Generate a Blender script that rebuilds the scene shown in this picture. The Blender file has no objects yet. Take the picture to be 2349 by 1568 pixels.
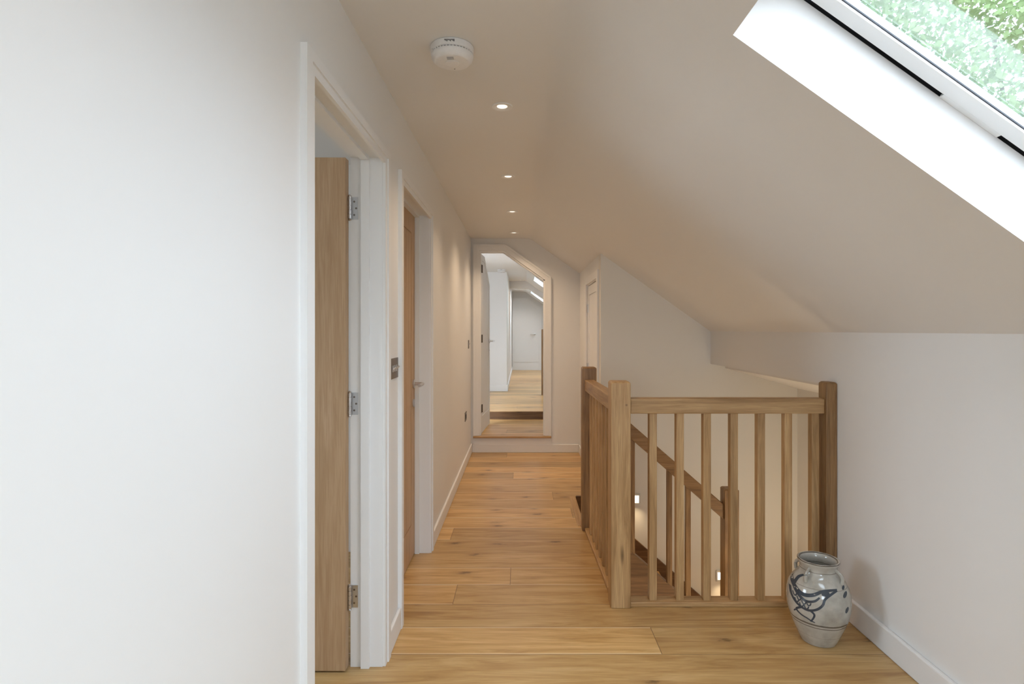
import bpy, math, random
from mathutils import Vector, Matrix
random.seed(7)
S = bpy.context.scene
COL = S.collection
WP = {}

# ------------------------------------------------------------------ materials
def new_mat(name):
    m = bpy.data.materials.new(name); m.use_nodes = True
    nt = m.node_tree
    return m, nt, nt.nodes["Principled BSDF"]

class NG:
    def __init__(s, nt): s.nt = nt
    def node(s, t, **k):
        n = s.nt.nodes.new(t)
        for a, b in k.items(): setattr(n, a, b)
        return n
    def link(s, a, b): s.nt.links.new(a, b)
    def math(s, op, a, b=None, c=None, clamp=False):
        n = s.node("ShaderNodeMath", operation=op); n.use_clamp = clamp
        for i, v in enumerate((a, b, c)):
            if v is None: continue
            if isinstance(v, (int, float)): n.inputs[i].default_value = v
            else: s.link(v, n.inputs[i])
        return n.outputs[0]
    def comb(s, x, y, z):
        n = s.node("ShaderNodeCombineXYZ")
        for i, v in enumerate((x, y, z)):
            if isinstance(v, (int, float)): n.inputs[i].default_value = v
            else: s.link(v, n.inputs[i])
        return n.outputs[0]
    def noise(s, vec, scale=1.0, detail=4, rough=0.55, dist=0.0):
        n = s.node("ShaderNodeTexNoise")
        n.inputs["Scale"].default_value = scale; n.inputs["Detail"].default_value = detail
        n.inputs["Roughness"].default_value = rough; n.inputs["Distortion"].default_value = dist
        s.link(vec, n.inputs["Vector"]); return n.outputs["Fac"]
    def ramp(s, fac, stops):
        n = s.node("ShaderNodeValToRGB"); e = n.color_ramp.elements
        while len(e) < len(stops): e.new(0.5)
        for i, (p, c) in enumerate(stops):
            e[i].position = p; e[i].color = (*c, 1)
        s.link(fac, n.inputs[0]); return n.outputs[0]
    def mix(s, fac, a, b, blend='MIX'):
        n = s.node("ShaderNodeMix", data_type='RGBA', blend_type=blend)
        for i, v in ((0, fac), (6, a), (7, b)):
            if isinstance(v, (int, float)): n.inputs[i].default_value = v
            elif isinstance(v, tuple): n.inputs[i].default_value = (*v, 1)
            else: s.link(v, n.inputs[i])
        return n.outputs[2]
    def smooth(s, v, a, b):
        n = s.node("ShaderNodeMapRange", interpolation_type='SMOOTHSTEP')
        s.link(v, n.inputs[0]); n.inputs[1].default_value = a; n.inputs[2].default_value = b
        return n.outputs[0]
    def bump(s, h, strength, dist, bsdf):
        n = s.node("ShaderNodeBump"); n.inputs["Strength"].default_value = strength
        n.inputs["Distance"].default_value = dist
        s.link(h, n.inputs["Height"]); s.link(n.outputs[0], bsdf.inputs["Normal"])

def srgb(r, g, b):
    def f(c):
        c /= 255
        return c/12.92 if c <= .04045 else ((c+.055)/1.055)**2.4
    return (f(r), f(g), f(b))

def paint(name, col, rough=0.6, bump=0.03, scale=120):
    m, nt, b = new_mat(name); g = NG(nt)
    geo = g.node("ShaderNodeNewGeometry")
    n2 = g.noise(geo.outputs["Position"], 1.3, 1)
    c = g.mix(g.math('MULTIPLY', n2, 0.5), col, tuple(x*0.97 for x in col))
    g.link(c, b.inputs["Base Color"])
    b.inputs["Roughness"].default_value = rough
    return m

def plain(name, col, rough=0.5, metal=0.0, emit=None, es=0):
    m, nt, b = new_mat(name); g = NG(nt)
    tc = g.node("ShaderNodeTexCoord")
    n = g.noise(tc.outputs["Object"], 60, 2)
    c = g.mix(n, tuple(x*0.93 for x in col), tuple(min(1, x*1.05) for x in col))
    g.link(c, b.inputs["Base Color"])
    b.inputs["Roughness"].default_value = rough; b.inputs["Metallic"].default_value = metal
    if emit:
        b.inputs["Emission Color"].default_value = (*emit, 1); b.inputs["Emission Strength"].default_value = es
    return m

def wood(name, axis, dark, mid, light, rough=0.45, knots=True, fine=1.0, fstr=.4):
    m, nt, b = new_mat(name); g = NG(nt)
    tc = g.node("ShaderNodeTexCoord"); oi = g.node("ShaderNodeObjectInfo")
    sep = g.node("ShaderNodeSeparateXYZ"); g.link(tc.outputs["Object"], sep.inputs[0])
    o = [sep.outputs[0], sep.outputs[1], sep.outputs[2]]
    r = g.math('MULTIPLY', oi.outputs["Random"], 37.0)
    def sc(along, across):
        v = [g.math('MULTIPLY', o[i], along if i == axis else across) for i in range(3)]
        v = [g.math('ADD', x, r) for x in v]
        return g.comb(*v)
    n1 = g.noise(sc(1.8, 24), 1, 5, .65, .9)
    n2 = g.noise(sc(7, 260*fine), 1, 2, .6)
    c = g.ramp(n1, [(0.28, dark), (0.47, mid), (0.68, light)])
    f2 = g.smooth(n2, .35, .62)
    c = g.mix(g.math('MULTIPLY', g.math('SUBTRACT', 1.0, f2), fstr), c, dark)
    if knots:
        v = g.node("ShaderNodeTexVoronoi"); v.inputs["Scale"].default_value = 1
        g.link(sc(2.8, 14), v.inputs["Vector"])
        sp = g.node("ShaderNodeSeparateColor"); g.link(v.outputs["Color"], sp.inputs[0])
        k = g.math('SUBTRACT', 1.0, g.smooth(v.outputs["Distance"], .05, .2))
        k = g.math('MULTIPLY', k, g.math('GREATER_THAN', sp.outputs[0], .78))
        c = g.mix(g.math('MULTIPLY', k, .8), c, tuple(x*.25 for x in dark))
    tone = g.math('MULTIPLY_ADD', oi.outputs["Random"], .2, .9)
    hs = g.node("ShaderNodeHueSaturation"); g.link(c, hs.inputs["Color"]); g.link(tone, hs.inputs["Value"])
    g.link(hs.outputs[0], b.inputs["Base Color"])
    b.inputs["Roughness"].default_value = rough
    g.bump(n2, .1, .002, b)
    return m

def floor_mat():
    m, nt, b = new_mat("oak_plank_floor"); g = NG(nt)
    geo = g.node("ShaderNodeNewGeometry")
    sep = g.node("ShaderNodeSeparateXYZ"); g.link(geo.outputs["Position"], sep.inputs[0])
    x, y = sep.outputs[0], sep.outputs[1]
    PW = .2175; PL = 3.1
    r = g.math('DIVIDE', g.math('SUBTRACT', y, 2.395), PW)
    row = g.math('FLOOR', r); fr = g.math('FRACT', r)
    wn = g.node("ShaderNodeTexWhiteNoise", noise_dimensions='1D'); g.link(row, wn.inputs["W"])
    off = g.math('MULTIPLY', wn.outputs["Value"], 3.1)
    cx = g.math('DIVIDE', g.math('ADD', g.math('ADD', x, off), 10.0), PL)
    col = g.math('FLOOR', cx); fc = g.math('FRACT', cx)
    pid = g.math('ADD', g.math('MULTIPLY', row, 17.31), g.math('MULTIPLY', col, 5.17))
    wn2 = g.node("ShaderNodeTexWhiteNoise", noise_dimensions='1D'); g.link(pid, wn2.inputs["W"])
    tone = wn2.outputs["Value"]
    z = g.math('MULTIPLY', tone, 50.0)
    v1 = g.comb(g.math('MULTIPLY', x, 1.5), g.math('MULTIPLY', y, 15.0), z)
    n1 = g.noise(v1, 1, 6, .62, 1.5)
    v2 = g.comb(g.math('MULTIPLY', x, 6.0), g.math('MULTIPLY', y, 170.0), z)
    n2 = g.noise(v2, 1, 3, .6)
    c = g.ramp(n1, [(.27, srgb(166, 124, 72)), (.42, srgb(194, 154, 98)), (.56, srgb(210, 173, 117)), (.73, srgb(224, 191, 138))])
    c = g.mix(g.math('MULTIPLY', g.math('SUBTRACT', 1.0, g.smooth(n2, .33, .6)), .26), c, srgb(158, 114, 62))
    v = g.node("ShaderNodeTexVoronoi", voronoi_dimensions='2D'); v.inputs["Scale"].default_value = 1
    warp = g.math('MULTIPLY', n1, .5)
    g.link(g.comb(g.math('ADD', g.math('ADD', g.math('MULTIPLY', x, 2.9), warp), z), g.math('ADD', g.math('MULTIPLY', y, 7.0), warp), 0.0), v.inputs["Vector"])
    sp = g.node("ShaderNodeSeparateColor"); g.link(v.outputs["Color"], sp.inputs[0])
    gate = g.math('MULTIPLY', g.math('GREATER_THAN', sp.outputs[0], .70), g.math('MULTIPLY_ADD', sp.outputs[1], .75, .25))
    nk = g.noise(g.comb(g.math('MULTIPLY', x, 30.0), g.math('MULTIPLY', y, 60.0), z), 1, 2)
    dd = g.math('ADD', v.outputs["Distance"], g.math('MULTIPLY', g.math('SUBTRACT', nk, .5), .18))
    k = g.math('MULTIPLY', g.math('SUBTRACT', 1.0, g.smooth(dd, .01, .13)), gate)
    k2 = g.math('MULTIPLY', g.math('SUBTRACT', 1.0, g.smooth(dd, .06, .38)), gate)
    c = g.mix(g.math('MULTIPLY', k2, .4), c, srgb(146, 100, 54))
    c = g.mix(g.math('MULTIPLY', k, .85), c, srgb(62, 42, 28))
    hs = g.node("ShaderNodeHueSaturation"); g.link(c, hs.inputs["Color"])
    g.link(g.math('MULTIPLY_ADD', tone, .36, .80), hs.inputs["Value"]); c = hs.outputs[0]
    ey = g.math('MULTIPLY', g.math('MINIMUM', fr, g.math('SUBTRACT', 1.0, fr)), PW)
    ex = g.math('MULTIPLY', g.math('MINIMUM', fc, g.math('SUBTRACT', 1.0, fc)), PL)
    e = g.math('MINIMUM', ex, ey)
    pale = g.math('MULTIPLY', g.math('SUBTRACT', 1.0, g.smooth(ey, .003, .012)), g.math('GREATER_THAN', tone, .35))
    c = g.mix(g.math('MULTIPLY', pale, .65), c, srgb(242, 222, 184))
    gap = g.math('SUBTRACT', 1.0, g.smooth(e, .0008, .0024))
    c = g.mix(g.math('MULTIPLY', gap, .7), c, srgb(90, 60, 34))
    g.link(c, b.inputs["Base Color"])
    rg = g.math('MULTIPLY_ADD', n2, .15, .25); g.link(rg, b.inputs["Roughness"])
    h = g.math('SUBTRACT', g.math('MULTIPLY', n2, .2), gap)
    g.bump(h, .18, .002, b)
    return m

M_WALL = paint("white_wall_paint", (.845, .842, .835))
M_CEIL = paint("white_ceiling_paint", (.81, .80, .79))
M_TRIM = paint("white_satin_trim", (.86, .86, .86), .5, 0)
M_REVEAL = paint("white_reveal_paint", (.84, .85, .86), .5, 0)
M_FLOOR = floor_mat()
OD, OM, OL = srgb(144, 109, 68), srgb(184, 147, 101), srgb(206, 171, 124)
M_OAK = [wood("oak_grain_"+"xyz"[a], a, OD, OM, OL, .42) for a in range(3)]
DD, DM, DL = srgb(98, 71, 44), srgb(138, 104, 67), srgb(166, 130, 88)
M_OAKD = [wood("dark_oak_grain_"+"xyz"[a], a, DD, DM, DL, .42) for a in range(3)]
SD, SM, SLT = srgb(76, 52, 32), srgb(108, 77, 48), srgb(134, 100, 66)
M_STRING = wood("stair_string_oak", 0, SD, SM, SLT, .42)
M_DOOR = wood("pale_oak_veneer", 2, srgb(178, 144, 108), srgb(194, 162, 126), srgb(204, 172, 138), .5, False, .9, .6)
M_METAL = plain("brushed_steel", (.62, .62, .63), .3, 1)
M_BRONZE = plain("dark_nickel", (.2, .17, .15), .35, 1)
M_PLASTIC = plain("white_plastic", (.84, .84, .85), .35)
M_BLACK = plain("black_gasket", (.02, .022, .03), .5)
M_BULB = plain("lamp_glow", (1, .9, .75), .4, 0, (1, .93, .82), 1.1)
M_STEPG = plain("step_lamp_glow", (1, .9, .75), .4, 0, (1, .85, .6), 7)
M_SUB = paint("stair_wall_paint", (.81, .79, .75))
M_VENT = plain("grey_vent", (.35, .35, .36), .5)

def glass_mat():
    m, nt, b = new_mat("window_glass"); g = NG(nt)
    nt.nodes.remove(b)
    tr = g.node("ShaderNodeBsdfTransparent"); tr.inputs[0].default_value = (.93, .96, .97, 1)
    gl = g.node("ShaderNodeBsdfGlossy"); gl.inputs["Roughness"].default_value = .02
    lw = g.node("ShaderNodeLayerWeight"); lw.inputs[0].default_value = .25
    mx = g.node("ShaderNodeMixShader"); g.link(g.math('MULTIPLY', lw.outputs["Fresnel"], .5), mx.inputs[0])
    g.link(tr.outputs[0], mx.inputs[1]); g.link(gl.outputs[0], mx.inputs[2])
    g.link(mx.outputs[0], nt.nodes["Material Output"].inputs[0]); return m
M_GLASS = glass_mat()

def leaf_mat():
    m, nt, b = new_mat("leaf_green"); g = NG(nt); nt.nodes.remove(b)
    geo = g.node("ShaderNodeNewGeometry")
    c = g.ramp(g.noise(geo.outputs["Position"], 2.2, 3), [(.3, (.13, .19, .09)), (.7, (.22, .28, .15))])
    d = g.node("ShaderNodeBsdfDiffuse"); t = g.node("ShaderNodeBsdfTranslucent")
    g.link(c, d.inputs[0]); g.link(c, t.inputs[0])
    mx = g.node("ShaderNodeMixShader"); mx.inputs[0].default_value = .5
    g.link(d.outputs[0], mx.inputs[1]); g.link(t.outputs[0], mx.inputs[2])
    g.link(mx.outputs[0], nt.nodes["Material Output"].inputs[0]); return m
M_LEAF = leaf_mat()
M_BARK = wood("bark", 2, (.06, .045, .03), (.1, .08, .06), (.15, .12, .09), .9, False)

# ------------------------------------------------------------------ mesh helpers
class MB:
    def __init__(s): s.v = []; s.f = []
    def box(s, x0, x1, y0, y1, z0, z1):
        n = len(s.v)
        s.v += [(x0,y0,z0),(x1,y0,z0),(x1,y1,z0),(x0,y1,z0),(x0,y0,z1),(x1,y0,z1),(x1,y1,z1),(x0,y1,z1)]
        s.f += [tuple(n+i for i in q) for q in ((0,3,2,1),(4,5,6,7),(0,1,5,4),(1,2,6,5),(2,3,7,6),(3,0,4,7))]
        return s
    def prism_xz(s, poly, y0, y1):
        n = len(s.v); k = len(poly)
        s.v += [(x, y0, z) for x, z in poly] + [(x, y1, z) for x, z in poly]
        s.f.append(tuple(n+i for i in range(k))); s.f.append(tuple(n+k+i for i in reversed(range(k))))
        for i in range(k):
            j = (i+1) % k; s.f.append((n+i, n+k+i, n+k+j, n+j))
        return s
    def prism_yz(s, poly, x0, x1):
        n = len(s.v); k = len(poly)
        s.v += [(x0, y, z) for y, z in poly] + [(x1, y, z) for y, z in poly]
        s.f.append(tuple(n+i for i in range(k))); s.f.append(tuple(n+k+i for i in reversed(range(k))))
        for i in range(k):
            j = (i+1) % k; s.f.append((n+i, n+k+i, n+k+j, n+j))
        return s
    def lathe(s, prof, c, seg=48, axis=2):
        n = len(s.v)
        for r, h in prof:
            for i in range(seg):
                a = 2*math.pi*i/seg; p, q = r*math.cos(a), r*math.sin(a)
                d = {2: (p, q, h), 0: (h, p, q), 1: (q, h, p)}[axis]
                s.v.append((c[0]+d[0], c[1]+d[1], c[2]+d[2]))
        for j in range(len(prof)-1):
            for i in range(seg):
                k = (i+1) % seg
                s.f.append((n+j*seg+i, n+j*seg+k, n+(j+1)*seg+k, n+(j+1)*seg+i))
        s.f.append(tuple(n+i for i in reversed(range(seg))))
        m = n+(len(prof)-1)*seg; s.f.append(tuple(m+i for i in range(seg)))
        return s
    def tube(s, pts, r, seg=10, flat=1.0):
        n = len(s.v); pts = [Vector(p) for p in pts]
        for i, p in enumerate(pts):
            t = (pts[min(i+1, len(pts)-1)]-pts[max(i-1, 0)]).normalized()
            up = Vector((0, 0, 1)) if abs(t.z) < .95 else Vector((1, 0, 0))
            a = t.cross(up).normalized(); b = t.cross(a).normalized()
            for k in range(seg):
                th = 2*math.pi*k/seg
                s.v.append(tuple(p+a*r*math.cos(th)+b*r*flat*math.sin(th)))
        for i in range(len(pts)-1):
            for k in range(seg):
                q = (k+1) % seg
                s.f.append((n+i*seg+k, n+i*seg+q, n+(i+1)*seg+q, n+(i+1)*seg+k))
        s.f.append(tuple(n+k for k in reversed(range(seg))))
        m = n+(len(pts)-1)*seg; s.f.append(tuple(m+k for k in range(seg)))
        return s
    def slab(s, U, V, w0, w1, holes, fm):
        us = sorted(set([*U]+[h for q in holes for h in q[:2] if U[0] < h < U[1]]))
        vs = sorted(set([*V]+[h for q in holes for h in q[2:] if V[0] < h < V[1]]))
        def solid(i, j):
            if i < 0 or j < 0 or i >= len(us)-1 or j >= len(vs)-1: return False
            a, b = (us[i]+us[i+1])/2, (vs[j]+vs[j+1])/2
            return not any(h[0] < a < h[1] and h[2] < b < h[3] for h in holes)
        idx = {}
        def P(i, j, w):
            k = (i, j, w)
            if k not in idx: idx[k] = len(s.v); s.v.append(fm(us[i], vs[j], (w0, w1)[w]))
            return idx[k]
        for i in range(len(us)-1):
            for j in range(len(vs)-1):
                if not solid(i, j): continue
                s.f.append((P(i,j,0),P(i,j+1,0),P(i+1,j+1,0),P(i+1,j,0)))
                s.f.append((P(i,j,1),P(i+1,j,1),P(i+1,j+1,1),P(i,j+1,1)))
                if not solid(i-1, j): s.f.append((P(i,j,0),P(i,j,1),P(i,j+1,1),P(i,j+1,0)))
                if not solid(i+1, j): s.f.append((P(i+1,j,0),P(i+1,j+1,0),P(i+1,j+1,1),P(i+1,j,1)))
                if not solid(i, j-1): s.f.append((P(i,j,0),P(i+1,j,0),P(i+1,j,1),P(i,j,1)))
                if not solid(i, j+1): s.f.append((P(i,j+1,0),P(i,j+1,1),P(i+1,j+1,1),P(i+1,j+1,0)))
        return s

def meta(o, label=None, cat=None, group=None, kind=None):
    if label: o["label"] = label
    if cat: o["category"] = cat
    if group: o["group"] = group
    if kind: o["kind"] = kind
    return o

def mk(name, mb, mat, parent=None, origin=None, bevel=0, seg=2, smooth=False, **k):
    if origin is None:
        xs = [v[0] for v in mb.v]; ys = [v[1] for v in mb.v]; zs = [v[2] for v in mb.v]
        origin = ((min(xs)+max(xs))/2, (min(ys)+max(ys))/2, min(zs))
    og = Vector(origin)
    me = bpy.data.meshes.new(name)
    me.from_pydata([tuple(Vector(v)-og) for v in mb.v], [], mb.f)
    import bmesh
    bm = bmesh.new(); bm.from_mesh(me); bmesh.ops.recalc_face_normals(bm, faces=bm.faces); bm.to_mesh(me); bm.free()
    me.materials.append(mat)
    o = bpy.data.objects.new(name, me); COL.objects.link(o)
    WP[o.name] = og
    if parent is not None:
        o.parent = parent; o.location = og-WP[parent.name]
    else: o.location = og
    if bevel:
        b = o.modifiers.new("bevel", 'BEVEL'); b.width = bevel; b.segments = seg; b.limit_method = 'ANGLE'; b.angle_limit = math.radians(40)
    if smooth:
        for p in me.polygons: p.use_smooth = True
        me.set_sharp_from_angle(angle=math.radians(38)) if hasattr(me, "set_sharp_from_angle") else None
    meta(o, **k)
    return o

def empty(name, loc, **k):
    o = bpy.data.objects.new(name, None); o.empty_display_size = .1; o.location = loc
    COL.objects.link(o); WP[o.name] = Vector(loc); meta(o, **k); return o

def ST(name, mb, mat, label, cat, **k):
    return mk(name, mb, mat, label=label, cat=cat, kind="structure", **k)

FX = lambda u, v, w: (w, u, v)   # x const walls (u=y, v=z)
FY = lambda u, v, w: (u, w, v)   # y const walls (u=x, v=z)

# ------------------------------------------------------------------ constants
XL, XR, ZC, YE = -.565, 1.555, 2.39, 6.34
CX = .10; KZ = 1.357
L = math.hypot(XR-CX, ZC-KZ); dx, dz = (XR-CX)/L, -(ZC-KZ)/L; nx, nz = -dz, dx
SL = lambda s, y, n: (CX+dx*s+nx*n, y, ZC+dz*s+nz*n)
H1 = (1.492, 2.335); H2 = (2.64, 3.508)

# ------------------------------------------------------------------ shell
ST("wall_left", MB().slab((-3, YE+.1), (-.04, 2.5), XL-.13, XL, [(*H1, -1, 2.10), (*H2, -1, 2.10)], FX), M_WALL,
   "smooth white plastered wall with two doorways along the landing", "wall")
FIL = .045
arc = []
p0_, p1_, p2_ = (CX-FIL, ZC), (CX, ZC), (CX+dx*FIL, ZC+dz*FIL)
for i in range(9):
    t = i/8
    arc.append(tuple((1-t)**2*p0_[j]+2*t*(1-t)*p1_[j]+t*t*p2_[j] for j in (0, 1)))
tp = SL(FIL, 0, .17)
ST("ceiling", MB().prism_xz([(-.8, ZC)]+arc+[(tp[0], tp[2]), (CX+.1, 2.62), (-.8, 2.62)], -3.1, 15.5), M_CEIL,
   "flat white plaster ceiling with recessed downlights", "ceiling", smooth=True)
WS = .514
SKY = [(WS, 1.55, .61, 1.39), (WS, 1.55, -1.5, -.6), (.16, 1.2, 9.9, 10.7), (.16, 1.2, 13.5, 14.3)]  # second opening: unseen roof window added behind the camera for fill light
ST("ceiling_slope", MB().slab((FIL, L+.16), (-3.1, 15.5), 0, .17, SKY, SL), M_CEIL,
   "sloping white plaster ceiling following the roof, cut by skylights", "ceiling")
ST("wall_right", MB().slab((-3, 4.72), (-.04, 1.42), XR, XR+.12, [(2.88, 5, -1, 1.09)], FX), M_WALL,
   "low white knee wall under the sloping ceiling", "wall")
ST("wall_back", MB().slab((-.8, 1.75), (-.04, 2.5), -3.1, -3, [(-.35, .75, .75, 1.95)], FY), M_WALL,
   "white wall with an added fill-light window at the end of the landing", "wall")
ST("wall_end", MB().prism_xz([(-.7,.18),(-.468,.18),(-.468,2.253),(-.2,2.253),(.263,1.926),(.263,.18),(1.7,.18),(1.7,1.4),(CX,2.5),(-.7,2.5)], YE, YE+.1)
   .box(-.7, 1.7, YE, YE+.1, -.04, .18), M_WALL, "white end wall with a chamfered doorway above one step", "wall")
ST("wall_cupboard", MB().slab((4.79, YE), (0, 2.03), .653, .773, [(4.80, 5.62, -1, 1.83)], FX), M_WALL,
   "short white side wall with a low cupboard door", "wall")
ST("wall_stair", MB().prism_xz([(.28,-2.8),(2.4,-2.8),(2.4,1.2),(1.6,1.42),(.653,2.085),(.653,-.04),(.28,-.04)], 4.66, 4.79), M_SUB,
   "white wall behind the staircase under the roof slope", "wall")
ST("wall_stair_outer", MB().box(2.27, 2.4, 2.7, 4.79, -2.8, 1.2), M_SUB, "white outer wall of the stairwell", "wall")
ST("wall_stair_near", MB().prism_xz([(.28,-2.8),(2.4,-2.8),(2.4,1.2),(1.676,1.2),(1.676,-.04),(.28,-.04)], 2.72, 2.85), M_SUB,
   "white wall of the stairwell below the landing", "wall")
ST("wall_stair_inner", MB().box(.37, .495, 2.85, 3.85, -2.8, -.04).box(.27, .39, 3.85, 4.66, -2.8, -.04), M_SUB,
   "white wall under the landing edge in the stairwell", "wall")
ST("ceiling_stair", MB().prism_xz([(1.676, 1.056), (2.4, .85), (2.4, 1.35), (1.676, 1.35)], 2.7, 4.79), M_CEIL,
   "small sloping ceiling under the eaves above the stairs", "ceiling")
fl = MB()
cells = [(-3.1, 2.88, XL-.13, XR+.12), (2.88, 3.95, XL-.13, .505), (3.95, 4.66, XL-.13, .412), (4.66, YE, XL-.13, .66)]
for a, b, c, d in cells: fl.box(c, d, a, b, -.04, 0)
ST("floor", fl, M_FLOOR, "wide knotty oak plank floor with satin finish", "floor", origin=(0, 0, 0))
ST("floor_lower", MB().box(.27, 2.4, 2.7, 4.79, -2.9, -2.8), M_FLOOR, "oak floor at the foot of the stairs", "floor")
ST("wall_bedroom", MB().slab((.1, 3.6), (-.04, 2.5), -3.6, -3.5, [(1.0, 2.3, .9, 2.1)], FX).box(-3.6, XL-.13, .1, .2, -.04, 2.5).box(-3.6, XL-.13, 3.5, 3.6, -.04, 2.5),
   M_WALL, "white walls of the room behind the open door", "wall")
ST("ceiling_bedroom", MB().box(-3.6, -.8, .1, 3.6, 2.39, 2.5), M_WALL, "white ceiling of the adjoining room", "ceiling")
ST("floor_bedroom", MB().box(-3.6, XL-.13, .1, 3.6, -.04, 0), M_FLOOR, "oak floor of the adjoining room", "floor")
ST("floor_far", MB().box(-1.3, 1.7, YE+.1, 7.55, .06, .18).box(-1.3, 1.7, 7.55, 15.5, .06, .284), M_FLOOR, "oak plank floor of the raised far passage", "floor", origin=(0, 7, .18))
ST("trim_far_riser", MB().box(-1.2, 1.555, 7.535, 7.55, .18, .28), M_STRING, "dark oak step riser in the far passage", "trim")
ST("wall_far_left", MB().slab((YE+.1, 10), (.1, 2.5), -1.3, -1.2, [(7.9, 8.7, .9, 1.8)], FX), M_WALL, "white side wall of the far room with an added window", "wall")
ST("wall_far_nib", MB().box(-1.3, -.254, 10, 10.1, .28, 2.5).box(-.354, -.254, 10.1, 15.3, .28, 2.5), M_WALL, "white projecting wall narrowing the far passage", "wall")
ST("ceiling_far", MB().box(-1.3, -.8, YE, 10.1, 2.39, 2.5), M_CEIL, "white ceiling of the far room", "ceiling")
ST("wall_far_right", MB().box(XR, XR+.12, YE+.1, 15.4, .1, 1.42), M_WALL, "low white knee wall in the far passage", "wall")
ST("wall_far_end", MB().prism_xz([(-.4,.2),(1.7,.2),(1.7,1.4),(CX,2.5),(-.4,2.5)], 15.3, 15.4), M_WALL, "white wall closing the far passage", "wall")
# plastered roof beam across the far passage
ST("trim_beam", MB().prism_xz([(-.254, 2.39), (-.254, 2.24), (.14, 2.24), (1.3, 1.42), (1.45, 1.43), (.1, 2.39)], 11.9, 12.05), M_CEIL, "white plastered beam under the far ceiling", "beam")

# ------------------------------------------------------------------ baseboards
def bb(name, segs, label):
    m = MB()
    for q in segs: m.box(*q)
    ST(name, m, M_TRIM, label, "baseboard", bevel=.006)
bb("baseboard_left", [(XL, XL+.016, -3, 1.45, 0, .10), (XL, XL+.016, 2.38, 2.597, 0, .10), (XL, XL+.016, 3.551, YE, 0, .10)], "white baseboard along the landing wall")
bb("baseboard_right", [(XR-.02, XR, -3, 2.787, 0, .11)], "white baseboard along the knee wall")
bb("baseboard_end", [(XL+.016, .64, YE-.018, YE, 0, .092)], "white baseboard below the end doorway")
bb("baseboard_cupboard", [(.638, .653, 4.66, 4.745, 0, .092), (.638, .653, 5.675, YE-.018, 0, .092)], "white baseboard beside the cupboard door")
bb("baseboard_far", [(-1.2, -.238, 9.984, 10, .284, .40), (-.254, -.238, 10, 15.3, .284, .38)], "white baseboard in the far passage")

# ------------------------------------------------------------------ door trims
def side_trim(name, y0, y1, sx0, sx1, label):
    m = MB(); zt = 2.07
    xa, xb = XL-.13, XL
    m.box(xa, xb, y0-.029, y0, 0, zt).box(xa, xb, y1, y1+.029, 0, zt).box(xa, xb, y0-.029, y1+.029, zt, zt+.03)
    ST(name+"_lining", m, M_TRIM, label+" lining", "door frame")
    m = MB()
    m.box(sx0, sx1, y0, y0+.014, 0, zt-.014).box(sx0, sx1, y1-.014, y1, 0, zt-.014).box(sx0, sx1, y0, y1, zt-.014, zt)
    ST(name+"_stop", m, M_TRIM, label+" stop bead", "door frame")
    m = MB()
    m.prism_yz([(y0-.074, 0), (y0-.004, 0), (y0-.004, 2.05), (y1+.004, 2.05), (y1+.004, 0), (y1+.074, 0), (y1+.074, 2.105), (y0-.074, 2.105)], XL, XL+.012)
    m.prism_yz([(y0-.074, 0), (y0-.034, 0), (y0-.034, 2.075), (y1+.034, 2.075), (y1+.034, 0), (y1+.074, 0), (y1+.074, 2.105), (y0-.074, 2.105)], XL+.0121, XL+.018)
    ST(name+"_architrave", m, M_TRIM, label+" architrave", "door frame")
side_trim("trim_1", 1.522, 2.305, -.65, -.616, "white painted doorway")
side_trim("trim_2", 2.67, 3.478, -.652, -.625, "white painted closed doorway")

# ------------------------------------------------------------------ door 1 (open oak leaf)
m = MB(); m.box(-1.47, -.702, 2.262, 2.304, .008, 2.058)
d1 = ST("door_1", m, M_DOOR, "pale oak veneered door standing open into the room", "door", bevel=.002)
for z in (.288, 1.07, 1.863):
    h = MB(); zz = z-.045
    h.box(-.690, -.664, 2.3015, 2.3045, zz, zz+.09)
    for k in range(5):
        h.lathe([(.0075, .001+k*.018), (.0075, .017+k*.018)], (-.694, 2.292, zz), 14)
    h.lathe([(.003, -.008), (.007, -.004), (.005, 0), (.005, .09), (.007, .094), (.003, .098)], (-.694, 2.292, zz), 14)
    mk("hinge", h, M_METAL, d1, label="brushed steel hinge with ball knuckles", smooth=True)
    h = MB()
    for (a, b) in ((-.679, .018), (-.671, .045), (-.679, .072)):
        h.lathe([(.0042, -.0006), (.0042, 0)], (a, 2.3015, zz+b), 12, axis=1)
    mk("hinge_screw", h, M_BRONZE, d1, label="dark countersunk hinge screws")

def lever(parent, c, out, arm, name="handle"):
    c = Vector(c); out = Vector(out); arm = Vector(arm)
    m = MB()
    ax = 0 if abs(out.x) > .5 else 1
    s = out[ax]
    m.lathe([(.026, 0), (.026, .008*s), (.022, .010*s)], c, 28, axis=ax)
    m.tube([c, c+out*.03, c+out*.052, c+out*.06+arm*.01, c+out*.06+arm*.03, c+out*.06+arm*.12], .0095, 12)
    return mk(name, m, M_METAL, parent, smooth=True, origin=tuple(c), label="brushed steel lever handle")

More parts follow.
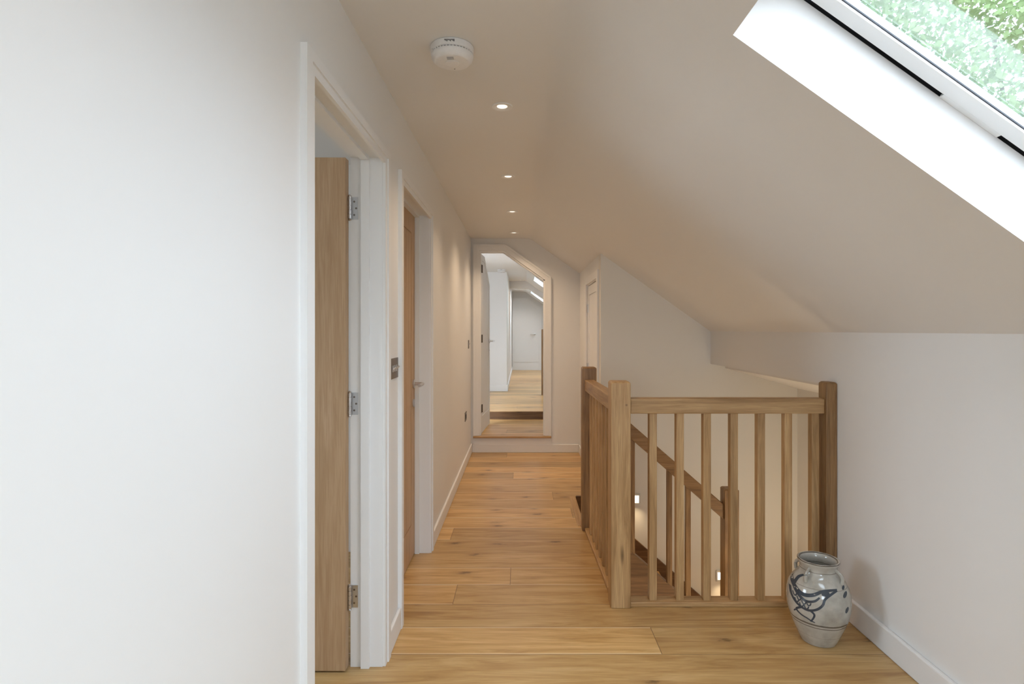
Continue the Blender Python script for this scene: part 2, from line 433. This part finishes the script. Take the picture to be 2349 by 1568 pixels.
m = MB()
fx = -.653; ya, yb = 2.673, 3.475; zb, zt = .008, 2.058
m.box(fx-.044, fx-.006, ya, yb, zb, zt)
st = .105
m.box(fx-.006, fx, ya, ya+st, zb, zt).box(fx-.006, fx, yb-st, yb, zb, zt)
m.box(fx-.006, fx, ya+st, yb-st, zb, zb+.2).box(fx-.006, fx, ya+st, yb-st, zt-.11, zt)
p0, p1 = ya+st+.008, yb-st-.008
n = 4; w = (p1-p0)/n
for i in range(n): m.box(fx-.006, fx-.001, p0+i*w+.002, p0+(i+1)*w-.002, zb+.208, zt-.118)
d2 = ST("door_2", m, M_DOOR, "closed oak door with grooved vertical panel", "door")
lever(d2, (fx, 3.415, 1.045), (1, 0, 0), (0, -1, 0))
mk("keyhole_plate", MB().lathe([(.024, 0), (.024, .006)], (fx, 3.415, .93), 24, axis=0), M_METAL, d2)

# ------------------------------------------------------------------ end doorway
inn = [(-.468,.187),(-.468,2.253),(-.2,2.253),(.263,1.926),(.263,.187)]
out = [(.333,.187),(.333,1.962),(-.178,2.323),(-.538,2.323),(-.538,.187)]
ST("trim_3", MB().prism_xz(inn+out, YE-.018, YE).prism_xz(
   [(-.515,.187),(-.515,2.302),(-.184,2.302),(.31,1.952),(.31,.187)]+out, YE-.026, YE-.018), M_TRIM,
   "white chamfered architrave around the end doorway", "door frame", bevel=.002)
ST("trim_4", MB().box(-.538, .333, YE-.045, YE+.1, .166, .186), M_OAK[0], "pale oak threshold nosing at the end doorway", "threshold", bevel=.006)
ST("trim_8", MB().box(-.538, .333, YE-.014, YE, .092, .166), M_TRIM, "white riser board below the threshold", "trim")
m = MB()
m.box(-.468, -.452, YE, YE+.1, .187, 2.253).box(.247, .263, YE, YE+.1, .187, 1.937)
m.prism_xz([(-.452, 2.237), (-.205, 2.237), (.247, 1.918), (.263, 1.926), (-.2, 2.253), (-.452, 2.253)], YE, YE+.1)
ST("trim_5", m, M_TRIM, "white lining of the end doorway", "door frame")
m = MB(); W = .69
m.prism_yz([(0, .195), (W, .195), (W, 1.925), (.25, 2.23), (0, 2.23)], -.038, -.004)
bw = .096
for i in range(6):
    a = .055+i*bw; b = a+bw-.006
    top = lambda y: 2.15 if y < .25 else 2.15-(y-.25)*.693
    m.prism_yz([(a, .40), (b, .40), (b, top(b)), (a, top(a))], -.004, 0)
fr = .05
m.prism_yz([(0,.195),(W,.195),(W,.385),(0,.385)], -.004, .004)
m.prism_yz([(0,.385),(fr,.385),(fr,2.23),(0,2.23)], -.004, .004).prism_yz([(W-fr,.385),(W,.385),(W,1.925),(W-fr,1.96)], -.004, .004)
m.prism_yz([(fr,2.16),(.25,2.16),(W-fr,1.89),(W-fr,1.96),(.25,2.23),(fr,2.23)], -.004, .004)
ang = math.radians(-4.5)
hp = Vector((-.456, YE+.107, 0))
m.v = [tuple(hp+Matrix.Rotation(ang, 3, 'Z') @ Vector(v)) for v in m.v]
d3 = ST("door_3", m, M_TRIM, "white boarded door with chamfered top standing open", "door", bevel=.0015)
hd = hp+Matrix.Rotation(ang, 3, 'Z') @ Vector((.004, W-.06, 1.23))
lever(d3, hd, (1, 0, 0), (0, -1, 0))
mk("lock_plate", MB().lathe([(.022, 0), (.022, .006)], (hd.x, hd.y, 1.13), 20, axis=0), M_METAL, d3)
for z in (.48, 1.27, 2.06):
    mk("hinge", MB().box(-.4515, -.4485, YE+.02, YE+.085, z-.045, z+.045).lathe([(.007, -.045), (.007, .045)], (-.445, YE+.09, z), 12), M_BRONZE, d3, label="dark metal hinge")

# ------------------------------------------------------------------ cupboard door
a, b = 4.83, 5.59
m = MB()
m.box(.653, .773, a-.029, a, 0, 1.83).box(.653, .773, b, b+.029, 0, 1.83).box(.653, .773, a, b, 1.80, 1.83)
m.prism_yz([(a-.074,0),(a-.004,0),(a-.004,1.81),(b+.004,1.81),(b+.004,0),(b+.074,0),(b+.074,1.88),(a-.074,1.88)], .635, .653)
ST("trim_6", m, M_TRIM, "white frame around the cupboard door", "door frame", bevel=.002)
m = MB(); m.box(.666, .70, a+.004, b-.004, .008, 1.795)
w = (b-a-.16)/5
for i in range(5): m.box(.662, .666, a+.08+i*w+.003, a+.08+(i+1)*w-.003, .2, 1.7)
m.box(.658,.666,a+.004,a+.075,.008,1.795).box(.658,.666,b-.075,b-.004,.008,1.795).box(.658,.666,a+.075,b-.075,1.71,1.795).box(.658,.666,a+.075,b-.075,.008,.19)
d4 = ST("door_4", m, M_TRIM, "low white boarded cupboard door, closed", "door")
for z in (.3, 1.0, 1.58):
    mk("hinge", MB().box(.650, .658, b-.03, b-.004, z-.04, z+.04).lathe([(.006, -.04), (.006, .04)], (.650, b-.002, z), 12), M_METAL, d4, label="steel hinge")

# ------------------------------------------------------------------ far door
y = 15.3
m = MB().prism_xz([(-.24,.284),(.47,.284),(.47,1.90),(.14,2.16),(-.24,2.16)], y-.03, y)
for i in range(6):
    a = -.18+i*.1
    zt_ = lambda x: 2.08 if x < .12 else 2.08-(x-.12)*.75
    m.prism_xz([(a,.5),(a+.092,.5),(a+.092,zt_(a+.092)),(a,zt_(a))], y-.038, y-.03)
d5 = ST("door_5", m, M_TRIM, "white boarded door with chamfered top, closed", "door")
lever(d5, (.36, y-.038, 1.25), (0, -1, 0), (-1, 0, 0))
ST("trim_7", MB().prism_xz([(.47,.284),(.54,.284),(.54,1.93),(.16,2.23),(-.25,2.23),(-.25,2.16),(.14,2.16),(.47,1.90)], y-.045, y), M_TRIM, "white architrave of the far door", "door frame")

# ------------------------------------------------------------------ skylights
def portal(name, sx, sy, mw):
    ld = bpy.data.lights.new(name, 'AREA'); ld.shape = 'RECTANGLE'; ld.size = sx; ld.size_y = sy
    ld.cycles.is_portal = True
    lo = bpy.data.objects.new(name, ld); COL.objects.link(lo); lo.matrix_world = mw
def skylight(i, hole):
    s0, s1, y0, y1 = hole
    c = SL((s0+s1)/2, (y0+y1)/2, .17)
    root = empty("window_%d" % i, c, label="white framed roof window in the sloping ceiling", cat="window", kind="structure")
    def ring(n0, n1, o0, o1):
        m = MB()
        m.slab((s0-o0, s1+o0), (y0-o0, y1+o0), n0, n1, [(s0+o1, s1-o1, y0+o1, y1-o1)], SL)
        return m
    mk("window_frame", ring(.1702, .195, .09, -.016), M_REVEAL, root)
    mk("gasket", ring(.182, .19, .0155, .03), M_BLACK, root, label="black rubber gasket")
    mk("sash", ring(.168, .178, -.016, .062), M_REVEAL, root)
    mk("sash_core", ring(.1785, .1895, -.031, .060), M_REVEAL, root)
    mk("glazing_seal", ring(.174, .1775, -.0622, .0648), M_BLACK, root)
    mk("glass", MB().slab((s0+.061, s1-.061), (y0+.061, y1-.061), .183, .187, [], SL), M_GLASS, root)
    mk("latch_strip", MB().slab((s0+.5, s0+.671), (y1-.0158, y1-.0005), .168, .176, [], SL), M_REVEAL, root)
    R = Matrix(((dx, 0, nx), (0, 1, 0), (dz, 0, nz)))
    portal("skylight_portal", s1-s0, y1-y0, Matrix.Translation(Vector(SL((s0+s1)/2, (y0+y1)/2, .22))) @ R.to_4x4())
for i, h in enumerate(SKY): skylight(i+1, h)

def fill_window(i, hole, axis, w0, w1, inward):
    u0, u1, v0, v1 = hole; fm = FX if axis == 0 else FY
    wc = (w0+w1)/2
    root = empty("window_%d" % i, fm((u0+u1)/2, v0, wc), label="unseen white framed casement window, added to let in daylight", cat="window", kind="structure")
    mk("window_frame", MB().slab((u0, u1), (v0, v1), wc-.03, wc+.03, [(u0+.06, u1-.06, v0+.06, v1-.06)], fm), M_TRIM, root)
    mk("glass", MB().slab((u0+.05, u1-.05), (v0+.05, v1-.05), wc-.004, wc+.004, [], fm), M_GLASS, root)
    z = -Vector(inward); up = Vector((0, 0, 1)); xx = up.cross(z)
    R = Matrix((xx, up, z)).transposed()
    portal("window_portal", u1-u0, v1-v0, Matrix.Translation(Vector(fm((u0+u1)/2, (v0+v1)/2, w0-.02))) @ R.to_4x4())
fill_window(5, (-.35, .75, .75, 1.95), 1, -3.1, -3, (0, 1, 0))  # unseen window added behind the camera for soft frontal fill
fill_window(6, (1.0, 2.3, .9, 2.1), 0, -3.6, -3.5, (1, 0, 0))  # unseen window added to light the adjoining room
fill_window(7, (7.9, 8.7, .9, 1.8), 0, -1.3, -1.2, (1, 0, 0))  # unseen side window added to brighten the far room

# ------------------------------------------------------------------ landing balustrade
bal = empty("landing_balustrade", (.49, 2.835, 0), label="oak balustrade with square balusters guarding the stairwell", cat="balustrade")
def newel(name, x0, x1, y0, y1, z0, z1, mat, parent, **k):
    m = MB(); c = .008
    m.v += [(x0,y0,z0),(x1,y0,z0),(x1,y1,z0),(x0,y1,z0),(x0,y0,z1-c),(x1,y0,z1-c),(x1,y1,z1-c),(x0,y1,z1-c),
            (x0+c,y0+c,z1),(x1-c,y0+c,z1),(x1-c,y1-c,z1),(x0+c,y1-c,z1)]
    m.f += [(0,3,2,1),(8,9,10,11)]
    for i in range(4):
        j = (i+1) % 4; m.f += [(i, j, 4+j, 4+i), (4+i, 4+j, 8+j, 8+i)]
    return mk(name, m, mat, parent, bevel=.003, seg=2, **k)
newel("newel_post", .441, .538, 2.787, 2.884, 0, 1.115, M_OAK[2], bal)
mk("peg", MB().lathe([(.0055, -.0015), (.0055, .001)], (.517, 2.787, 1.0), 14, axis=1), M_OAKD[1], bal, label="dark wooden dowel peg")
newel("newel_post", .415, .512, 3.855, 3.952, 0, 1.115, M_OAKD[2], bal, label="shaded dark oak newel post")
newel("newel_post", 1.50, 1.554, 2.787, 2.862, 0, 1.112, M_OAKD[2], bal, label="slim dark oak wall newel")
mk("handrail", MB().box(.538, 1.50, 2.80, 2.868, .955, 1.03), M_OAK[0], bal, bevel=.005)
mk("base_rail", MB().box(.538, 1.50, 2.80, 2.872, 0, .024), M_OAK[0], bal, bevel=.004)
first = None
def baluster(x, y, z0, z1, parent, mat, src=None, w=.034):
    if src:
        o = src.copy(); COL.objects.link(o); p = Vector((x, y, z0)); WP[o.name] = p
        o.parent = parent; o.location = p-WP[parent.name]; return o
    return mk("baluster", MB().box(x-w/2, x+w/2, y-w/2, y+w/2, z0, z1), mat, parent, bevel=.002)
for i in range(7):
    first = baluster(.655+i*.1345, 2.836, .024, .957, bal, M_OAK[2], first, .038)
def side(y, t): return .487 - (y-2.884)*.024
def skewbox(y0, y1, hw, z0, z1):
    m = MB(); a, b = side(y0, 0), side(y1, 0)
    m.v = [(a-hw,y0,z0),(a+hw,y0,z0),(b+hw,y1,z0),(b-hw,y1,z0),(a-hw,y0,z1),(a+hw,y0,z1),(b+hw,y1,z1),(b-hw,y1,z1)]
    m.f = [(0,3,2,1),(4,5,6,7),(0,1,5,4),(1,2,6,5),(2,3,7,6),(3,0,4,7)]; return m
mk("handrail", skewbox(2.884, 3.855, .033, .955, 1.03), M_OAK[1], bal, bevel=.005)
mk("base_rail", skewbox(2.884, 3.855, .033, 0, .024), M_OAK[1], bal, bevel=.004)
first = None
for i in range(7):
    yy = 3.0+i*.122
    first = baluster(side(yy, 0), yy, .024, .957, bal, M_OAK[2], first)

# ------------------------------------------------------------------ stairs
stair = empty("staircase", (.9, 4.3, -1.0), label="oak staircase descending along the white wall", cat="staircase")
G, R_ = .23, .2
for i in range(1, 6):
    x0 = .412+(i-1)*G; z = -R_*i
    x1 = x0+G if i < 5 else 2.268
    mk("tread", MB().box(x0-.0, x1+(.02 if i < 5 else 0), 3.953, 4.632, z-.03, z), M_OAK[1], stair, bevel=.004)
    mk("riser", MB().box(x0-.012, x0, 3.953, 4.632, z, z+R_-(.03 if i > 1 else .041)), M_OAK[1], stair)
mk("nosing", MB().box(.392, .445, 3.953, 4.655, -.035, .005), M_OAK[1], stair, bevel=.008)
so = lambda x: -.15-.87*(x-.753)
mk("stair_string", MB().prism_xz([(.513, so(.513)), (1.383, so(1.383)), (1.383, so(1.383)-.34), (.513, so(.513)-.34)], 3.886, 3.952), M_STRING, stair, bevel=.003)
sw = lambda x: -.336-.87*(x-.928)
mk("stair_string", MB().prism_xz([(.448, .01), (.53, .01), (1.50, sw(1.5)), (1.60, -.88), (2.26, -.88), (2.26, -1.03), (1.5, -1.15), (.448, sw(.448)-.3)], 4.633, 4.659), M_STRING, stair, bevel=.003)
sb = empty("stair_balustrade", (1.43, 3.9, -1.2), label="dark oak stair handrail with square balusters and newel", cat="balustrade")
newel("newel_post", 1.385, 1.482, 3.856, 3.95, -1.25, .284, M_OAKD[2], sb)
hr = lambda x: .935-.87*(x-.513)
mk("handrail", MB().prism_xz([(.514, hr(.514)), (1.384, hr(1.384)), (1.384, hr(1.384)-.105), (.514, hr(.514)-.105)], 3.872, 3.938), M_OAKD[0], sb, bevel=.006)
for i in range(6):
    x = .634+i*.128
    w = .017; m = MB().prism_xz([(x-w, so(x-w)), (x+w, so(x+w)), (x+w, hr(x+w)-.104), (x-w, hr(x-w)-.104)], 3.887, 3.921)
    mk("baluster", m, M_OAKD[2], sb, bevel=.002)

for x, z in ((.948, -.02), (1.627, -.65)):
    c = empty("step_light", (x, 4.66, z), label="small recessed warm stair light in the wall", cat="wall light", group="recessed stair lights")
    m = MB().slab((x-.028, x+.028), (z-.045, z+.045), 4.650, 4.6595, [(x-.016, x+.016, z-.03, z+.03)], FY)
    mk("face_plate", m, M_METAL, c)
    mk("diffuser", MB().box(x-.016, x+.016, 4.656, 4.659, z-.03, z+.03), M_STEPG, c)
    ld = bpy.data.lights.new("step_lamp", 'SPOT'); ld.energy = 6; ld.color = (1, .74, .42); ld.shadow_soft_size = .02
    ld.spot_size = math.radians(120); ld.spot_blend = .6
    lo = bpy.data.objects.new("step_lamp", ld); COL.objects.link(lo); lo.location = (x, 4.63, z-.01)
    lo.rotation_euler = Vector((0, -.6, -.8)).to_track_quat('-Z', 'Y').to_euler()
for p, e in (((1.9, 3.3, -.3), 7.5), ((1.2, 3.3, -1.6), 17)):
    ld = bpy.data.lights.new("stair_lamp", 'POINT'); ld.energy = e; ld.color = (1, .83, .60); ld.shadow_soft_size = .12
    lo = bpy.data.objects.new("stair_lamp", ld); COL.objects.link(lo); lo.location = p

fb = empty("far_balustrade", (.38, 9.5, .284), label="oak newel and rail in the far passage", cat="balustrade")
newel("newel_post", .335, .425, 9.45, 9.54, .284, 1.38, M_OAKD[2], fb)
mk("handrail", MB().box(.425, 1.55, 9.46, 9.53, 1.2, 1.27), M_OAKD[0], fb, bevel=.006)
for i in range(7):
    mk("baluster", MB().box(.53+i*.14, .56+i*.14, 9.48, 9.51, .284, 1.2), M_OAKD[2], fb)

# ------------------------------------------------------------------ ceiling devices
def detector(loc, r, h):
    x, y_, z = loc
    o = empty("smoke_detector", loc, label="round white smoke detector on the flat ceiling", cat="smoke detector", group="smoke detectors")
    mk("base_plate", MB().lathe([(r*.96, 0), (r, -.003), (r, -h*.42), (r*.97, -h*.45)], loc, 64), M_PLASTIC, o, smooth=True)
    mk("vent_ring", MB().lathe([(r*.93, -h*.45), (r*.93, -h*.53)], loc, 64), M_VENT, o, smooth=True)
    mk("cover", MB().lathe([(r*.97, -h*.53), (r*.98, -h*.57), (r*.94, -h*.78), (r*.82, -h*.96), (r*.75, -h*1.0), (r*.45, -h*1.02)], loc, 64), M_PLASTIC, o, smooth=True)
    mk("test_button", MB().lathe([(r*.33, -h*1.02), (r*.33, -h*1.05), (r*.28, -h*1.07)], loc, 40), M_PLASTIC, o, smooth=True)
    m = MB()
    for k in range(40):
        a = 2*math.pi*k/40
        px_, py_ = x+r*.955*math.cos(a), y_+r*.955*math.sin(a)
        m.box(px_-.0015, px_+.0015, py_-.0015, py_+.0015, z-h*.54, z-h*.44)
    mk("vent_fins", m, M_PLASTIC, o)
    m = MB()
    for k in range(3): m.box(x-.014, x+.010, y_-r*.62+k*.007, y_-r*.62+k*.007+.002, z-h*1.03-.0005, z-h*1.015)
    mk("sounder_slots", m, M_VENT, o)
    mk("indicator_lamp", MB().lathe([(.0022, -h*1.03), (.0022, -h*1.04)], (x+.004, y_+r*.55, z), 10), M_BLACK, o)
    m = MB()
    for k in range(9): m.box(x-.018+k*.004, x-.0155+k*.004, y_-r*1.004, y_-r*.99, z-h*.22-(k % 3)*.002, z-h*.15)
    mk("printed_text", m, M_BLACK, o)
detector((-.25, 2.05, ZC), .078, .056)
detector((-.34, 9.6, ZC), .07, .05)
for y_ in (-1.8, -.7, .42, 1.5, 2.59, 3.77, 4.89, 5.95, 8.2, 11.6, 13.0, 14.5):  # those in the far passage are added to brighten it
    x = -.088 if y_ < 4 else (-.079 if y_ < 7 else -.02)
    o = empty("downlight", (x, y_, ZC), label="small round recessed downlight, lit, in the flat ceiling", cat="downlight", group="recessed ceiling downlights")
    m = MB(); seg = 40
    prof = [(.048, 0), (.048, -.003), (.046, -.005), (.034, -.005), (.031, -.0028), (.025, -.0008)]
    m.lathe(prof, (x, y_, ZC), seg); m.f = m.f[:-2]
    mk("bezel", m, M_TRIM, o, smooth=True)
    m = MB().lathe([(.024, -.0005), (.022, -.0018), (.013, -.0024)], (x, y_, ZC), 30)
    mk("lamp", m, M_BULB, o)
    ld = bpy.data.lights.new("downlight_lamp", 'SPOT')
    ld.energy = 4 if y_ < 2 else (22 if y_ < 4 else (36 if y_ < 7 else 22))
    ld.color = (1, .73, .48) if y_ < 7 else (1, .84, .68)
    ld.spot_size = math.radians(130 if y_ > 4 else 120); ld.spot_blend = 1.0; ld.shadow_soft_size = .03
    lo = bpy.data.objects.new("downlight_lamp", ld); COL.objects.link(lo); lo.location = (x, y_, ZC-.012)

# ------------------------------------------------------------------ wall plates
def plate(name, y0, y1, z0, z1, n, label, cat, toggles=True):
    o = empty(name, (XL, (y0+y1)/2, z0), label=label, cat=cat)
    mk("face_plate", MB().box(XL, XL+.005, y0, y1, z0, z1), M_BRONZE, o, bevel=.0015)
    for k in range(n):
        yc = y0+(y1-y0)*(k+1)/(n+1); zc = (z0+z1)/2
        if toggles:
            m = MB().box(XL+.005, XL+.0065, yc-.009, yc+.009, zc-.014, zc+.014)
            m.tube([(XL+.005, yc, zc-.004), (XL+.018, yc, zc+.008)], .0035, 10)
            mk("toggle", m, M_METAL, o)
        else:
            mk("socket_face", MB().box(XL+.005, XL+.0065, yc-.022, yc+.022, zc-.022, zc+.022), M_BLACK, o)
            mk("rocker", MB().box(XL+.0065, XL+.010, yc-.006, yc+.006, zc+.026, zc+.036), M_METAL, o)
plate("light_switch", 2.435, 2.578, 1.155, 1.245, 3, "dark nickel plate with three toggle switches", "light switch")
plate("light_switch", 6.0, 6.09, 1.17, 1.26, 1, "dark nickel single toggle switch", "light switch")
plate("wall_socket", 5.66, 5.80, .45, .54, 2, "dark nickel double power socket low on the wall", "wall socket", False)

# ------------------------------------------------------------------ stoneware jar
JX, JY = 1.315, 2.51
prof = [(.062, 0), (.072, .002), (.077, .012), (.090, .04), (.107, .08), (.119, .115), (.127, .15), (.1295, .185), (.128, .215), (.121, .245), (.107, .272), (.091, .292), (.079, .305), (.0745, .318), (.076, .333), (.083, .345), (.086, .352), (.085, .358), (.080, .360), (.074, .356), (.069, .345), (.067, .325), (.072, .305), (.09, .28), (.11, .24), (.118, .19), (.105, .12), (.075, .03), (.02, .02)]
def jar_mat():
    m, nt, b = new_mat("salt_glazed_stoneware"); g = NG(nt)
    tc = g.node("ShaderNodeTexCoord"); sep = g.node("ShaderNodeSeparateXYZ"); g.link(tc.outputs["Object"], sep.inputs[0])
    n = g.noise(tc.outputs["Object"], 16, 5); z = g.math('ADD', sep.outputs[2], g.math('MULTIPLY', g.math('SUBTRACT', n, .5), .006))
    c = g.ramp(n, [(.3, srgb(158, 154, 144)), (.6, srgb(184, 180, 171)), (.8, srgb(198, 195, 188))])
    for zc, w, f in ((.113, .0035, .8), (.100, .002, .75), (.262, .0016, .35), (.357, .002, .8), (.318, .0015, .6), (.05, .001, .25)):
        k = g.math('LESS_THAN', g.math('ABSOLUTE', g.math('SUBTRACT', z, zc)), w)
        c = g.mix(g.math('MULTIPLY', k, f), c, srgb(66, 56, 44))
    g.link(c, b.inputs["Base Color"]); b.inputs["Roughness"].default_value = .12
    b.inputs["Coat Weight"].default_value = .6; b.inputs["Coat Roughness"].default_value = .04
    g.bump(g.noise(tc.outputs["Object"], 90, 3), .08, .002, b); return m
M_JAR = jar_mat()
M_INK = plain("cobalt_glaze", srgb(62, 70, 80), .15)
jar = mk("stoneware_jar", MB().lathe(prof, (JX, JY, 0), 72), M_JAR, smooth=True, origin=(JX, JY, 0),
         label="grey glazed stoneware jar with painted bird and lug handles", cat="vase")
face = math.atan2(-JY, -JX)
def rz(z):
    for (r0, h0), (r1, h1) in zip(prof[:16], prof[1:17]):
        if h0 <= z <= h1: return r0+(r1-r0)*(z-h0)/max(1e-6, h1-h0)
    return .08
def jp(l, z, off=.0006):
    r = rz(z); t = math.asin(max(-.98, min(.98, l/r))); a = face+t
    return Vector((JX+(r+off)*math.cos(a), JY+(r+off)*math.sin(a), z))
for k in range(4):
    a = face+math.radians(-28+90*k)
    pts = []
    for q in range(11):
        t = q/10; z = .330-.050*t; r = .075+.014*math.sin(math.pi*t)+.026*t
        pts.append((JX+r*math.cos(a), JY+r*math.sin(a), z+.006*math.sin(math.pi*t)))
    mk("lug_handle", MB().tube(pts, .006, 12, 1.3), M_JAR, jar, smooth=True)
K = .128/75
def conv(px_, py_): return ((px_-1877)*K, 1.37-(py_-756)*.001846)
ink = MB()
def stroke(pts, w0, w1=None):
    w1 = w0 if w1 is None else w1
    w0 *= 1.3; w1 *= 1.3
    q = [conv(*p) for p in pts]; res = []
    P = [q[0]]+q+[q[-1]]
    for i in range(1, len(P)-2):
        for s_ in range(8):
            t = s_/8; a, b, c, d = P[i-1], P[i], P[i+1], P[i+2]
            res.append(tuple(.5*((2*b[j])+(-a[j]+c[j])*t+(2*a[j]-5*b[j]+4*c[j]-d[j])*t*t+(-a[j]+3*b[j]-3*c[j]+d[j])*t**3) for j in (0, 1)))
    res.append(q[-1]); n = len(ink.v)
    for i, p in enumerate(res):
        a, b = res[max(0, i-1)], res[min(len(res)-1, i+1)]
        tx, ty = b[0]-a[0], b[1]-a[1]; l_ = math.hypot(tx, ty) or 1
        w = (w0+(w1-w0)*i/len(res))*K/2
        ink.v.append(tuple(jp(p[0]-ty/l_*w, p[1]+tx/l_*w))); ink.v.append(tuple(jp(p[0]+ty/l_*w, p[1]-tx/l_*w)))
    for i in range(len(res)-1): ink.f.append((n+2*i, n+2*i+1, n+2*i+3, n+2*i+2))
def blob(c, rx, ry, rot=0):
    n = len(ink.v); cl = math.cos(rot); sl = math.sin(rot)
    for ring in range(1, 5):
        for k in range(20):
            a = 2*math.pi*k/20; u, v = rx*ring/4*math.cos(a), ry*ring/4*math.sin(a)
            ink.v.append(tuple(jp(*conv(c[0]+u*cl-v*sl, c[1]+u*sl+v*cl))))
    ink.f.append(tuple(n+k for k in range(20)))
    for r in range(3):
        for k in range(20):
            j = (k+1) % 20; ink.f.append((n+r*20+k, n+r*20+j, n+r*20+20+j, n+r*20+20+k))
stroke([(1812,1348),(1822,1362),(1842,1372),(1864,1368),(1884,1358),(1902,1354),(1918,1353)], 9, 3)
stroke([(1918,1354),(1904,1362),(1892,1372),(1886,1386),(1872,1398),(1852,1404),(1830,1398),(1816,1384),(1812,1368)], 4, 5)
stroke([(1816,1352),(1828,1372),(1848,1384),(1868,1380),(1880,1370)], 7, 3)
blob((1893,1361), 9, 5.5, -.15)
for k, (cx_, cy_) in enumerate(((1824,1378),(1834,1384),(1845,1389),(1856,1389),(1829,1390),(1840,1396),(1851,1398))):
    stroke([(cx_-5,cy_-3),(cx_-3,cy_+2),(cx_,cy_+4),(cx_+3,cy_+2),(cx_+5,cy_-3)], 2.2)
stroke([(1814,1350),(1820,1338),(1830,1328)], 6, 2); stroke([(1822,1358),(1832,1344),(1844,1336)], 5, 2)
stroke([(1838,1403),(1828,1412),(1838,1420),(1852,1424),(1862,1428)], 4, 2.5)
stroke([(1858,1402),(1868,1410),(1866,1420),(1860,1430)], 4.5, 2.5)
stroke([(1826,1414),(1822,1420)], 3, 1.5); stroke([(1862,1428),(1870,1430)], 3, 1.5)
blob((1936,1365), 4, 6, .4); blob((1940,1398), 3.5, 7, .3); blob((1932,1352), 3, 3.5, 0)
mk("painted_bird", ink, M_INK, jar, label="grey-blue painted bird motif")

# ------------------------------------------------------------------ tree outside
tree = empty("tree", (10.5, 11.5, -2.8), label="leafy green tree outside the roof window", cat="tree")
mk("trunk", MB().tube([(10.5, 11.5, -2.8), (10.55, 11.5, 0), (10.4, 11.4, 3), (10.3, 11.5, 5)], .2, 14), M_BARK, tree)
m = MB()
for (bx, by, bz) in ((8.6, 11, 5.6), (12, 12, 6.2), (10, 12, 7.6), (9.8, 12.8, 6)):
    m.tube([(10.4, 11.4, 3), ((10.4+bx)/2, (11.4+by)/2, 4.6), (bx, by, bz)], .04, 8)
mk("branches", m, M_BARK, tree)
lv = MB()
for k in range(52000):
    while True:
        u = Vector((random.uniform(-1, 1), random.uniform(-1, 1), random.uniform(-1, 1)))
        if .3 < u.length < 1: break
    c = Vector((8.6+u.x*5.2, 10.4+u.y*3.2, 6.6+u.z*4.8))
    a = Vector((random.gauss(0, 1), random.gauss(0, 1), random.gauss(0, 1))).normalized()
    b = a.cross(Vector((random.gauss(0, 1), random.gauss(0, 1), random.gauss(0, 1)))).normalized()
    s_ = random.uniform(.045, .085); n = len(lv.v)
    lv.v += [tuple(c-a*s_), tuple(c+b*s_*.6), tuple(c+a*s_), tuple(c-b*s_*.6)]; lv.f.append((n, n+1, n+2, n+3))
me = bpy.data.meshes.new("leaves"); og = WP[tree.name]
me.from_pydata([tuple(Vector(v)-og) for v in lv.v], [], lv.f); me.materials.append(M_LEAF)
lo = bpy.data.objects.new("leaves", me); COL.objects.link(lo); lo.parent = tree; lo["kind"] = "stuff"

# ------------------------------------------------------------------ world, camera
w = bpy.data.worlds.new("overcast_sky"); S.world = w; w.use_nodes = True
g = NG(w.node_tree); bg = w.node_tree.nodes["Background"]
tc = g.node("ShaderNodeTexCoord"); sp = g.node("ShaderNodeSeparateXYZ"); g.link(tc.outputs["Generated"], sp.inputs[0])
c = g.ramp(g.math('MULTIPLY_ADD', sp.outputs[2], .5, .5), [(.45, (.45, .47, .49)), (.55, (.79, .885, 1.0))])
g.link(c, bg.inputs[0]); bg.inputs[1].default_value = 14

cam = bpy.data.cameras.new("camera"); co = bpy.data.objects.new("camera", cam); COL.objects.link(co)
co.location = (0, 0, 1.37); co.rotation_euler = (math.pi/2, 0, 0)
cam.sensor_width = 36; cam.lens = 1300/2349*36; cam.shift_x = -21.5/2349; cam.shift_y = -28/2349
cam.clip_start = .05; S.camera = co
S.view_settings.view_transform = 'Standard'
S.view_settings.exposure = 0
